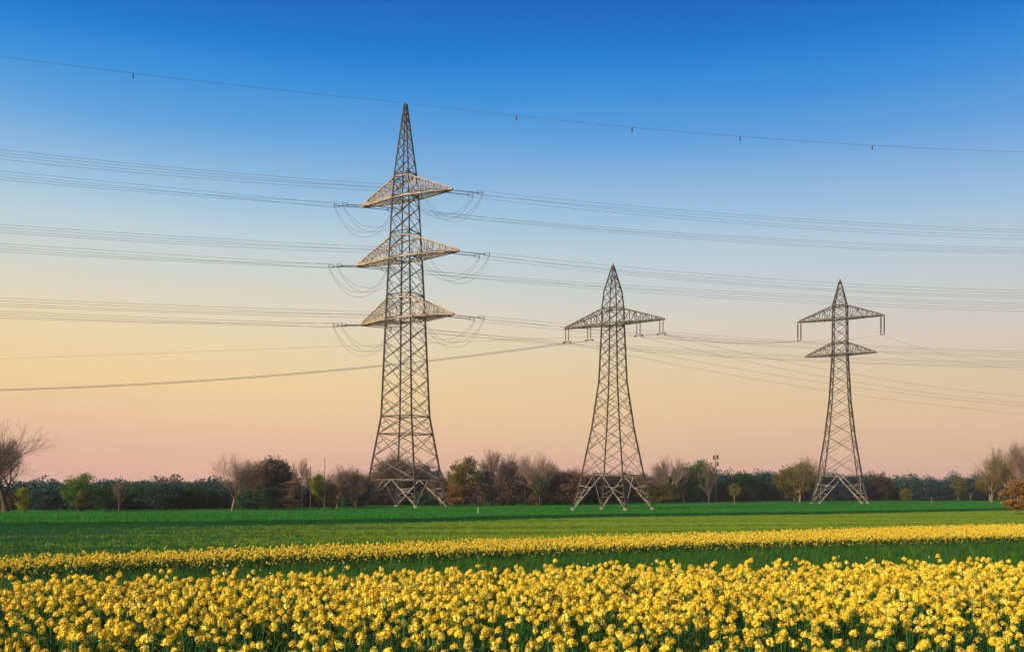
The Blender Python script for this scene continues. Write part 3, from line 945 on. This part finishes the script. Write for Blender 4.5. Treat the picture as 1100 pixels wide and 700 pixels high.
for i, (px, top, w, lf, key, lab) in enumerate((
        (772, 508, 30, 'blue_green', 'leafy_dense', 'dark tree of the wood right beside the mast'),
        (798, 506, 34, 'dark_green', 'leafy_dense', 'dark tree directly behind the small olive tree'),
        (824, 506, 32, 'blue_green', 'leafy_dense', 'dark tree between the small olive tree and the olive-brown one'),
        (893, 508, 30, 'navy', 'leafy_dense', 'blue-black tree behind the left legs of the slender pylon'),
        (918, 509, 34, 'navy', 'leafy_dense', 'blue-black tree behind the right legs of the slender pylon'),
        (942, 509, 36, 'dark_brown', 'leafy_dense', 'dark rounded tree just right of the slender pylon'),
        (962, 513, 20, 'navy', 'conifer', 'first pointed tree right of the slender pylon'),
        (983, 512, 18, 'blue_green', 'conifer', 'greenish pointed tree behind the small olive bush'),
        (1002, 511, 22, 'navy', 'conifer', 'tallest pointed dark tree of the right wood, beside the thin stake'),
        (1030, 509, 16, 'olive', 'leafy_tall', 'yellowish narrow tree in the dark right wood'),
        (1017, 516, 24, 'navy', 'conifer', 'low pointed tree left of the yellowish narrow one'),
        (1043, 511, 22, 'blue_green', 'leafy_tall', 'dark narrow tree between the yellowish one and the tall bare pair'))):
    tree('leafy_tree' if key != 'conifer' else 'conifer', key, px, top, 215 + (i % 4) * 6, w, BD, Lf(lf), lab, 'dark trees of the far wood')
tree('bare_tree', 'bare_fine', 1065, 483, 176, 46, BW, TO, 'olive budding tree, left of the pair at the right edge', rz=.3)
tree('leafy_tree', 'leafy_open', 1063, 508, 178, 34, BW, Lf('olive'), 'olive lower foliage of a young tree below the budding pair')
tree('bare_tree', 'bare_fine', 1090, 483, 172, 40, BW, TO, 'olive budding tree, right of the pair behind the orange bush', rz=2.0)
tree('bare_tree', 'bare_round', 1112, 468, 165, 50, BW, TP, 'bare tree cut by the right picture edge')
tree('shrub', 'bush_tall', 1093, 514, 112, 36, BW, Lf('rust'), 'bright orange-brown bush at the right picture edge', cat='shrub')

for px, top, D, w, key, bk, tw, lab in (
        (404, 499, 174, 40, 'bare_fine', BW, TB, 'brown bare tree behind the tallest pylon\'s left leg'),
        (449, 493, 178, 34, 'bare_round', BW, TB, 'bare tree between the tallest pylon\'s right legs'),
        (474, 511, 168, 24, 'bare_brush', BW, TB, 'low brushwood just right of the tallest pylon\'s legs'),
        (540, 489, 172, 32, 'bare_round', BW, TB, 'thin bare tree behind the gap between the first two bare trees of the row'),
        (565, 491, 170, 32, 'bare_fine', BW, TP, 'thin bare tree squeezed between the bushy and the broad bare tree'),
        (593, 500, 170, 30, 'bare_fine', BW, TB, 'low bare tree between the broad bare tree and the red-brown one'),
        (630, 504, 178, 34, 'bare_round', BD, TB, 'bare tree behind the middle pylon\'s front left leg'),
        (668, 506, 180, 34, 'bare_fine', BD, TB, 'bare tree between the middle pylon\'s front and rear right legs'),
        (735, 499, 202, 26, 'bare_round', BW, TB, 'bare tree between the pale pinkish tree and the rounded green one'),
        (306, 500, 152, 26, 'bare_fine', BW, TB, 'bare crown against the right side of the dense dark rounded tree'),
        (348, 506, 152, 22, 'bare_round', BW, TP, 'bare crown behind the narrow yellow-green tree')):
    tree('bare_tree', key, px, top, D, w, bk, tw, lab)

# the far wood behind them reads as one dark mass
def woodland():
    g = np.random.default_rng(77)
    C = []
    for px in np.arange(-180, 1280, 5.0):
        for row in (0, 1):
            D = float(np.interp(px, [0, 230, 330, 440, 600, 700, 800, 900, 1100], [146, 152, 158, 190, 182, 206, 222, 238, 240])) + row * 9 + g.uniform(-3, 3)
            q = px + g.uniform(-3, 3)
            top = np.interp(q, [0, 100, 230, 330, 480, 620, 700, 850, 960, 1100], [522, 519, 520, 516, 514, 513, 512, 508, 512, 513]) + g.normal(0, 2.8)
            x = gx(q, D); z = float(terrain(x, D))
            h = max(1.5, EYE + (HOR - top) / F * D - z)
            w = g.uniform(1.2, 2.3)
            m = 640
            p = g.normal(size=(m, 3)); p /= np.linalg.norm(p, axis=1)[:, None]
            p *= g.uniform(.2, 1.05, (m, 1)) ** .6
            low = np.stack([g.uniform(-1.2, 1.2, 420) * w, g.uniform(-.5, .5, 420) * w, (g.uniform(0, 1, 420) ** 1.4 * .62) * h - .25], axis=1)
            up = np.stack([p[:, 0] * w, p[:, 1] * w, np.maximum(.05, h * .55 + p[:, 2] * h * .45)], axis=1)
            C.append(np.concatenate([low, up]) + np.array([x, D, z + .3]))
    V, Fq = leaf_quads(np.concatenate(C), .19, g=g)
    o = link('woodland', np_mesh('woodland', V, Fq), M['leaf_blue_green'])
    tag(o, 'dark far-off wood closing the meadow behind all the single trees', 'wood', kind='stuff')
woodland()

# ------------------------------------------------------------------ mast, posts
D = 205; x = gx(769, D); z0 = meadow_z(x, D); zt = EYE + (HOR - 488) / F * D
r = empty('antenna_mast', (x, D, z0)); tag(r, 'thin mast with small antennas rising over the dark wood', 'mast')
h = zt - z0
mb = MB(); mb.tube([(0, 0, -.2), (0, 0, h * .6), (0, 0, h)], [.16, .11, .06], 8); mb.build('pole', M['steel_dark'], r)
for zz, sx in ((h - .5, 1), (h - .6, -1), (h - 1.9, 1), (h - 3.0, -1)):
    mb = MB(); mb.box((sx * .38, 0, zz), (.16, .10, .42)); mb.bar((0, 0, zz + .2), (sx * .3, 0, zz + .2), .07); mb.bar((0, 0, zz - .2), (sx * .3, 0, zz - .2), .07)
    mb.build('antenna', M['steel_dark'], r)
for (px, top, D, lab) in ((349, 493, 150, 'taller thin pole behind the narrow yellow-green tree'), (333.5, 502, 146, 'shorter thin pole left of the narrow yellow-green tree')):
    x = gx(px, D); z0 = meadow_z(x, D); h = EYE + (HOR - top) / F * D - z0
    r = empty('wooden_pole', (x, D, z0)); tag(r, lab, 'pole', 'thin poles in the left wood')
    mb = MB(); mb.tube([(0, 0, -.2), (0, 0, h * .5), (0, 0, h)], [.07, .06, .04], 7); mb.build('pole', M['bark_dark'], r)
    mb = MB(); mb.tube([(0, 0, h), (0, 0, h + .08), (0, 0, h + .2)], [.04, .06, .02], 8); mb.build('pole_cap', M['steel_dark'], r)
for (px, D, hh, mt, lab) in ((513.5, 96, .62, 'white_paint', 'small white marker stake at the meadow edge right of the tallest pylon'), (1000.5, 150, 1.25, 'wood_post', 'thin pale stake on the meadow right of the slender pylon')):
    x = gx(px, D); z0 = meadow_z(x, D)
    r = empty('marker_stake', (x, D, z0)); tag(r, lab, 'stake', 'stakes on the meadow')
    mb = MB(); mb.tube([(0, 0, -.3), (0, 0, hh * .9), (0, 0, hh)], [.028, .025, .015], 7); mb.build('stake', M[mt], r)
    mb = MB(); mb.box((0, 0, hh * .8), (.036, .036, .04)); mb.build('stake_band', M['steel_pale'], r)

# ------------------------------------------------------------------ scatter by geometry nodes (stuff only)
def scatter(name, pts, rots, scl, var, variants, label, cat):
    col = bpy.data.collections.new(name + '_kinds')
    for o in variants: col.objects.link(o)
    me = bpy.data.meshes.new(name)
    P = np.asarray(pts, dtype=np.float32)
    me.vertices.add(len(P)); me.vertices.foreach_set('co', P.ravel())
    a = me.attributes.new('rot', 'FLOAT_VECTOR', 'POINT'); a.data.foreach_set('vector', np.asarray(rots, dtype=np.float32).ravel())
    a = me.attributes.new('scl', 'FLOAT_VECTOR', 'POINT'); a.data.foreach_set('vector', np.asarray(scl, dtype=np.float32).ravel())
    a = me.attributes.new('kindno', 'INT', 'POINT'); a.data.foreach_set('value', np.asarray(var, dtype=np.int32))
    me.update()
    o = bpy.data.objects.new(name, me); COL.objects.link(o)
    ng = bpy.data.node_groups.new(name, 'GeometryNodeTree')
    ng.interface.new_socket('Geometry', in_out='INPUT', socket_type='NodeSocketGeometry')
    ng.interface.new_socket('Geometry', in_out='OUTPUT', socket_type='NodeSocketGeometry')
    N, L = ng.nodes.new, ng.links.new
    gi, go = N('NodeGroupInput'), N('NodeGroupOutput')
    ins = N('GeometryNodeInstanceOnPoints')
    ci = N('GeometryNodeCollectionInfo'); ci.inputs['Collection'].default_value = col
    ci.inputs['Separate Children'].default_value = True; ci.inputs['Reset Children'].default_value = True
    def attr(nm, ty):
        n = N('GeometryNodeInputNamedAttribute'); n.data_type = ty; n.inputs[0].default_value = nm
        return n.outputs[0]
    L(gi.outputs[0], ins.inputs['Points']); L(ci.outputs[0], ins.inputs['Instance'])
    ins.inputs['Pick Instance'].default_value = True
    L(attr('kindno', 'INT'), ins.inputs['Instance Index'])
    er = N('FunctionNodeEulerToRotation'); L(attr('rot', 'FLOAT_VECTOR'), er.inputs[0]); L(er.outputs[0], ins.inputs['Rotation'])
    L(attr('scl', 'FLOAT_VECTOR'), ins.inputs['Scale'])
    L(ins.outputs[0], go.inputs[0])
    md = o.modifiers.new('scatter', 'NODES'); md.node_group = ng
    tag(o, label, cat, kind='stuff')
    return o

# ------------------------------------------------------------------ rapeseed
M['petal'] = leaf_mat('yellow_petals', (.50, .32, .012), (.83, .62, .055), .22, 55.0, .6)
M['petal_pale'] = leaf_mat('pale_yellow_petals', (.54, .40, .03), (.86, .70, .12), .25, 55.0, .6)
M['bud'] = leaf_mat('green_yellow_buds', (.30, .30, .02), (.50, .42, .03), .2, 9.0, .5)
M['stem'] = leaf_mat('rape_stems', (.018, .070, .010), (.040, .115, .018), .1, 3.0, .5)
M['rape_leaf'] = leaf_mat('rape_leaves', (.012, .050, .010), (.030, .095, .018), .3, 5.0, .45)
M['white_petal'] = leaf_mat('white_petals', (.60, .60, .50), (.8, .8, .7), .3, 9.0, .5)

def cluster_arrays(seed, R=.043, florets=36):
    """rounded head of small four-petalled flowers with buds at its crown -> petals, buds (V,F)"""
    g = np.random.default_rng(seed)
    PV, PF, BV, BF = [], [], [], []
    n = 0
    for i in range(florets):
        u = 1 - 1.62 * (i + .5) / florets
        ph = i * 2.39996 + g.uniform(-.3, .3)
        s = math.sqrt(max(0, 1 - u * u))
        d = np.array([s * math.cos(ph), s * math.sin(ph), u])
        c = d * R * g.uniform(.62, 1.15); c[2] *= (.9, 1.25, 1.05, 1.35)[seed % 4]
        nrm = d + g.normal(0, .35, 3); nrm /= np.linalg.norm(nrm)
        a = np.cross(nrm, [0.3, .2, 1.0]); a /= np.linalg.norm(a); b = np.cross(nrm, a)
        sz = g.uniform(.0095, .0135)
        a0 = g.uniform(0, 1.57)
        for k in range(4):
            an = a0 + k * math.pi / 2
            e = a * math.cos(an) + b * math.sin(an); f = np.cross(nrm, e)
            PV += [c, c + e * sz * .7 + f * sz * .52 + nrm * sz * .22, c + e * sz * 1.25 + nrm * sz * .12, c + e * sz * .7 - f * sz * .52 + nrm * sz * .22]
            PF.append([n, n + 1, n + 2, n + 3]); n += 4
    m = 0
    for i in range(7):
        c = np.array([g.normal(0, .009), g.normal(0, .009), R * .98 + g.uniform(-.004, .010)])
        for ax in range(2):
            e = np.array([.0035, 0, 0]) if ax == 0 else np.array([0, .0035, 0])
            BV += [c - e, c - [0, 0, .006], c + e, c + [0, 0, .008]]
            BF.append([m, m + 1, m + 2, m + 3]); m += 4
    return np.array(PV), np.array(PF), np.array(BV), np.array(BF)

CLUST = [cluster_arrays(100 + i, R, f) for i, (R, f) in enumerate(((.031, 28), (.026, 22), (.033, 32), (.022, 16)))]
CLUST_ME = []
for i, (pv, pf, bv, bf) in enumerate(CLUST):
    me = np_mesh('flower_cluster', np.concatenate([pv, bv]), np.concatenate([pf, bf + len(pv)]), mat_idx=[0] * len(pf) + [1] * len(bf))
    me.materials.append(M['petal_pale' if i == 1 else 'petal']); me.materials.append(M['bud'])
    CLUST_ME.append(me)

def plant_design(seed, heads):
    """a rapeseed plant: main stem, side branches, lobed leaves; returns stem MB, leaf (V,F), head placements"""
    R = random.Random(seed)
    H = R.uniform(.64, .84)
    st = MB()
    lean = Vector((R.gauss(0, .035), R.gauss(0, .035), 0))
    main = [Vector((0, 0, -.02)), Vector((0, 0, H * .4)) + lean * .4, Vector((0, 0, H)) + lean]
    st.tube(main, [.0075, .006, .0035], 5)
    hd = [(main[2], R.randrange(0, 3), R.uniform(.92, 1.2))]
    for i in range(heads - 1):
        a = R.uniform(0, 6.28); t = R.uniform(.45, .8)
        b0 = main[1].lerp(main[2], (t - .4) / .6)
        out = Vector((math.cos(a), math.sin(a), 0))
        e = b0 + out * R.uniform(.07, .17) + Vector((0, 0, H * R.uniform(.02, .26)))
        if e.z > H: e.z = H - R.uniform(0, .05)
        st.tube([b0, b0.lerp(e, .45) + out * .015, e], [.004, .0035, .0028], 4)
        hd.append((e, R.randrange(1, 4), R.uniform(.75, 1.05)))
    # pods / spent stalks below the heads
    for p, ci, s in list(hd):
        for i in range(5):
            a = R.uniform(0, 6.28); z = p.z - R.uniform(.045, .13)
            q0 = Vector((p.x, p.y, z)); q1 = q0 + Vector((math.cos(a) * .035, math.sin(a) * .035, .03))
            st.tube([q0, q1], [.0014, .0016], 3, cap=False)
    LV, LF = [], []
    for i in range(R.randint(9, 13)):
        a = R.uniform(0, 6.28); z = R.uniform(.05, .80) * H
        ln = R.uniform(.10, .22) * (1.1 - z / H * .55); wd = ln * R.uniform(.12, .24)
        o = Vector((math.cos(a), math.sin(a), 0)); sd = Vector((-o.y, o.x, 0))
        base = Vector((0, 0, z)) + lean * (z / H)
        upz = R.uniform(.5, 1.3)
        mid = base + o * ln * .5 + Vector((0, 0, ln * .5 * upz)); tip = base + o * ln * .95 + Vector((0, 0, ln * .55 * upz - ln * .1))
        k = len(LV)
        LV += [base - sd * wd * .15, base + sd * wd * .15, mid + sd * wd, mid - sd * wd, tip + sd * wd * .08, tip - sd * wd * .08]
        LF += [(k, k + 1, k + 2, k + 3), (k + 3, k + 2, k + 4, k + 5)]
    return st, np.array([tuple(v) for v in LV]), np.array(LF), hd, H

DESIGN = [plant_design(200 + i, h) for i, h in enumerate((1, 2, 1, 2, 3, 1, 2, 1, 3, 2))]
DES_ME = []
for st, lv, lf, hd, H in DESIGN:
    sm = st.mesh('stem', True); sm.materials.append(M['stem'])
    lm = np_mesh('foliage', lv, lf); lm.materials.append(M['rape_leaf'])
    DES_ME.append((sm, lm))

def merged_variant(i, white=False):
    """all of a plant in one mesh, for the uncountable mass"""
    st, lv, lf, hd, H = DESIGN[i]
    if white: hd = [(p, 3, s * .32) for p, ci, s in hd]
    VV, FF, MI = [], [], []
    n = 0
    def addm(V, Fx, mi):
        nonlocal n
        VV.append(np.asarray(V)); FF.extend([tuple(int(q) + n for q in f) for f in Fx]); MI.extend([mi] * len(Fx)); n += len(V)
    addm([tuple(v) for v in st.v], st.f, 0)
    addm(lv, lf, 1)
    for p, ci, s in hd:
        pv, pf, bv, bf = CLUST[ci]
        addm(pv * s + np.array(p), pf, 2); addm(bv * s + np.array(p), bf, 3)
    me = bpy.data.meshes.new('rapeseed_mass')
    me.from_pydata(np.concatenate(VV).tolist(), [], FF)
    for k in ('stem', 'rape_leaf', 'white_petal' if white else 'petal_pale' if i % 4 == 1 else 'petal', 'bud'): me.materials.append(M[k])
    me.polygons.foreach_set('material_index', MI); me.update()
    return bpy.data.objects.new('rape_kind_%02d' % (i + 50 * white), me)
VARIANTS = [merged_variant(i) for i in range(len(DESIGN))] + [merged_variant(0, True), merged_variant(7, True)]

FAR1 = curve([(-600, 11.6), (0, 13.3), (550, 15.7), (1100, 17.6), (1700, 20)])
S2N = curve([(-600, 17.2), (0, 20.2), (300, 23.9), (550, 27.3), (800, 31.5), (1100, 37), (1700, 48)])
S2F = curve([(-600, 18.2), (0, 22.2), (300, 26.9), (550, 32.5), (800, 39), (1100, 51), (1700, 74)])
g = np.random.default_rng(3)
cand = []
# first field: thin and gappy along the near margin, dense behind
for _ in range(72000):
    x = g.uniform(-13, 13); y = g.uniform(5.3, 20)
    px = 550 + x / y * F
    if abs(x) > .5 * y + 2.6: continue
    if y > FAR1(px) + g.normal(0, .12): continue
    dens = np.interp(y, [5.3, 7.0, 8.5, 10.0, 12], [1.5, 2.0, 4.4, 10.5, 18]) / 30
    patch = .5 + .5 * math.sin(x * 1.9 + math.sin(y * 1.3) * 1.4) * math.cos(y * 2.1 + x * .7)
    dens *= .6 + .7 * patch
    if g.random() > dens: continue
    cand.append((x, y))
cand = np.array(cand)
# cap density
cand = cand[g.permutation(len(cand))[:6500]]
vis = np.abs(cand[:, 0]) < .5 * cand[:, 1] + .02
near = cand[vis & (cand[:, 1] > 6.0)]
near = near[np.argsort(near[:, 1])][:300]
keyset = set(map(tuple, near.tolist()))
rest = np.array([p for p in cand.tolist() if tuple(p) not in keyset])

def place_plants():
    protos = {}
    R = random.Random(5)
    for x, y in near.tolist():
        d = R.randrange(len(DESIGN))
        st, lv, lf, hd, H = DESIGN[d]
        r = bpy.data.objects.new('rapeseed_plant', None); COL.objects.link(r)
        r.location = (x, y, float(terrain(x, y)) - .05)
        r.rotation_euler = (R.gauss(0, .06), R.gauss(0, .06), R.uniform(0, 6.28))
        s = R.uniform(.90, 1.10); r.scale = (s, s, s)
        tag(r, 'yellow flowering rapeseed plant with rounded heads, in the sparse front rows of the field', 'rapeseed plant', 'rapeseed plants in the front rows')
        for nm, me in (('stem', DES_ME[d][0]), ('foliage', DES_ME[d][1])):
            o = bpy.data.objects.new(nm, me); COL.objects.link(o); o.parent = r
        for p, ci, s in hd:
            o = bpy.data.objects.new('flower_cluster', CLUST_ME[ci]); COL.objects.link(o); o.parent = r
            o.location = p; o.scale = (s, s, s); o.rotation_euler = (R.gauss(0, .25), R.gauss(0, .25), R.uniform(0, 6.28))
place_plants()

def fields(P, seed, tall=1.0, white=0.0, size=1.0):
    q = np.random.default_rng(seed); n = len(P)
    pts = np.stack([P[:, 0], P[:, 1], np.full(n, -.05)], axis=1)
    rots = np.stack([q.normal(0, .06, n), q.normal(0, .06, n), q.uniform(0, 6.28, n)], axis=1)
    s = q.uniform(.88, 1.10, n) * size
    return pts, rots, np.stack([s, s, s * tall * q.uniform(.95, 1.05, n)], axis=1), np.where(q.random(n) < white, q.integers(len(DESIGN), len(VARIANTS), n), q.integers(0, len(DESIGN), n))
rim = np.array([(gx(px, FAR1(px) + .2), FAR1(px) + .2) for px in g.uniform(-250, 1350, 90)])
parts_ = [fields(rest, 8), fields(rim, 12, 1.10, 1.0)]
scatter('rapeseed_field', *[np.concatenate(a) for a in zip(*parts_)], VARIANTS, 'dense yellow rapeseed filling the near field behind its sparse front rows', 'rapeseed field')
P2 = []
while len(P2) < 32000:
    px = g.uniform(-250, 1350); a, b = S2N(px), S2F(px)
    y = g.uniform(a - .15, b + .15)
    if g.random() > (b - a + .3) * y / (19 * 55): continue
    P2.append((gx(px, y), y))
scatter('rapeseed_strip', *fields(np.array(P2), 9, 1.16, .02, .64), VARIANTS, 'narrow yellow rapeseed strip crossing the green fields farther back', 'rapeseed strip')

# ------------------------------------------------------------------ grass
def tuft(seed, blades, h, spread, w, mat):
    R = random.Random(seed); V, Fq = [], []
    for i in range(blades):
        a = R.uniform(0, 6.28); r = spread * math.sqrt(R.random())
        b = Vector((r * math.cos(a), r * math.sin(a), 0))
        o = Vector((math.cos(a + R.gauss(0, .8)), math.sin(a + R.gauss(0, .8)), 0)); s = Vector((-o.y, o.x, 0))
        hh = h * R.uniform(.55, 1.1); bend = R.uniform(.1, .5) * hh
        k = len(V)
        m = b + o * bend * .3 + Vector((0, 0, hh * .6)); t = b + o * bend + Vector((0, 0, hh))
        V += [b - s * w, b + s * w, m + s * w * .8, m - s * w * .8, t + s * w * .1, t - s * w * .1]
        Fq += [(k, k + 1, k + 2, k + 3), (k + 3, k + 2, k + 4, k + 5)]
    me = np_mesh('tuft', np.array([tuple(v) for v in V]), np.array(Fq)); me.materials.append(mat)
    return bpy.data.objects.new('tuft_kind_%03d' % seed, me)
M['grass_mid'] = leaf_mat('strip_grass', (.010, .070, .008), (.022, .115, .011), .3, 3.0)
M['grass_dark'] = leaf_mat('dark_green_undergrowth', (.010, .045, .009), (.024, .085, .014), .3, 3.0)  # dark green blades of the undergrowth and of some strip tufts
M['grass_crop'] = leaf_mat('crop_blades', (.090, .175, .007), (.180, .240, .007), .3, .6)
M['grass_meadow'] = leaf_mat('meadow_blades', (.006, .095, .008), (.026, .175, .012), .3, .6)

def scat(name, P, z, hs, variants, label, cat, seed):
    q = np.random.default_rng(seed); P = np.asarray(P); n = len(P)
    pts = np.stack([P[:, 0], P[:, 1], np.array([z(x, y) for x, y in P])], axis=1)
    rots = np.stack([np.zeros(n), np.zeros(n), q.uniform(0, 6.28, n)], axis=1)
    s = q.uniform(.75, 1.25, n)
    scatter(name, pts, rots, np.stack([s, s, s * hs], axis=1), q.integers(0, len(variants), n), variants, label, cat)

P3 = []
while len(P3) < 26000:
    px = g.uniform(-250, 1350); a, b = FAR1(px), S2N(px)
    y = g.uniform(a - .6, b + 1.0)
    if g.random() > (b - a + 1.6) * y / (24 * 42): continue
    P3.append((gx(px, y), y))
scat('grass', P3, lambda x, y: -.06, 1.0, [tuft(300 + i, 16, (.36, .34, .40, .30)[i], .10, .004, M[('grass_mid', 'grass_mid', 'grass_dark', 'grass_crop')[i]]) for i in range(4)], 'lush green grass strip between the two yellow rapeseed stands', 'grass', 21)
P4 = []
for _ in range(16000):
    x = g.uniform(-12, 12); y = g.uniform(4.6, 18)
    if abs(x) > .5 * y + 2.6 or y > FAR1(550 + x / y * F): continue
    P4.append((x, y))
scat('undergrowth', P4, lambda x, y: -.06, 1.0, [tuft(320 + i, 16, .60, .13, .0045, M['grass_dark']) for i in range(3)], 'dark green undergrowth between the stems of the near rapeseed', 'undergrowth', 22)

# crop and meadow blades: rows of young plants give the fields their grain
def field_points(n, d0, d1, p0=-120, p1=1220):
    out = []
    q = np.random.default_rng(n)
    while len(out) < n:
        px = q.uniform(p0, p1); a, b = d0(px), d1(px)
        y = a + (b - a) * q.random() ** 1.5
        out.append((gx(px, y), y))
    return np.array(out)
P5 = field_points(24000, lambda p: CROP_NEAR(p) - 1.5, lambda p: EDGE(p))
M['grass_crop_dark'] = leaf_mat('dark_crop_blades', (.006, .058, .012), (.014, .085, .015), .3, .6)
kinds = [tuft(340 + i, 12, .085, .22, .006, M[k]) for i, k in enumerate(('grass_crop', 'grass_crop', 'grass_crop_dark', 'grass_crop_dark'))]
q = np.random.default_rng(41); n5 = len(P5)
d5 = P5[:, 1] - np.array([CROP_NEAR(550 + x / y * F) for x, y in P5])
dark = ((P5[:, 0] + q.normal(0, 7, n5)) < -14) | (np.sin(d5 * .62 + .4) + q.normal(0, .35, n5) > .72)
s5 = q.uniform(.7, 1.25, n5)
scatter('crop_blades', np.stack([P5[:, 0], P5[:, 1], terrain(P5[:, 0], P5[:, 1])], axis=1), np.stack([np.zeros(n5), np.zeros(n5), q.uniform(0, 6.28, n5)], axis=1),
        np.stack([s5, s5, s5], axis=1), np.where(dark, 2, 0) + q.integers(0, 2, n5), kinds, 'short young crop growing in the field beyond the yellow strip', 'crop')
P6 = field_points(16000, lambda p: EDGE(p) + 1.2, lambda p: EDGE(p) + 75)
scat('meadow_grass', P6, lambda x, y: meadow_z(x, y) - .02, 1.0, [tuft(360 + i, 12, .15, .3, .011, M['grass_meadow']) for i in range(3)], 'bright green grass of the meadow the pylons stand in', 'grass', 43)

# thin evening haze
mb = MB(); mb.box((0, 360, 36), (1650, 600, 39.5))
hm = bpy.data.materials.new('haze_air'); hm.use_nodes = True
hn = hm.node_tree; hn.nodes.clear()
ho = hn.nodes.new('ShaderNodeOutputMaterial'); hv = hn.nodes.new('ShaderNodeVolumePrincipled')
hv.inputs['Color'].default_value = (.78, .81, .88, 1); hv.inputs['Density'].default_value = .00016
hn.links.new(hv.outputs[0], ho.inputs['Volume'])
tag(mb.build('haze', hm), 'thin bluish evening haze over the fields', 'haze', kind='stuff')
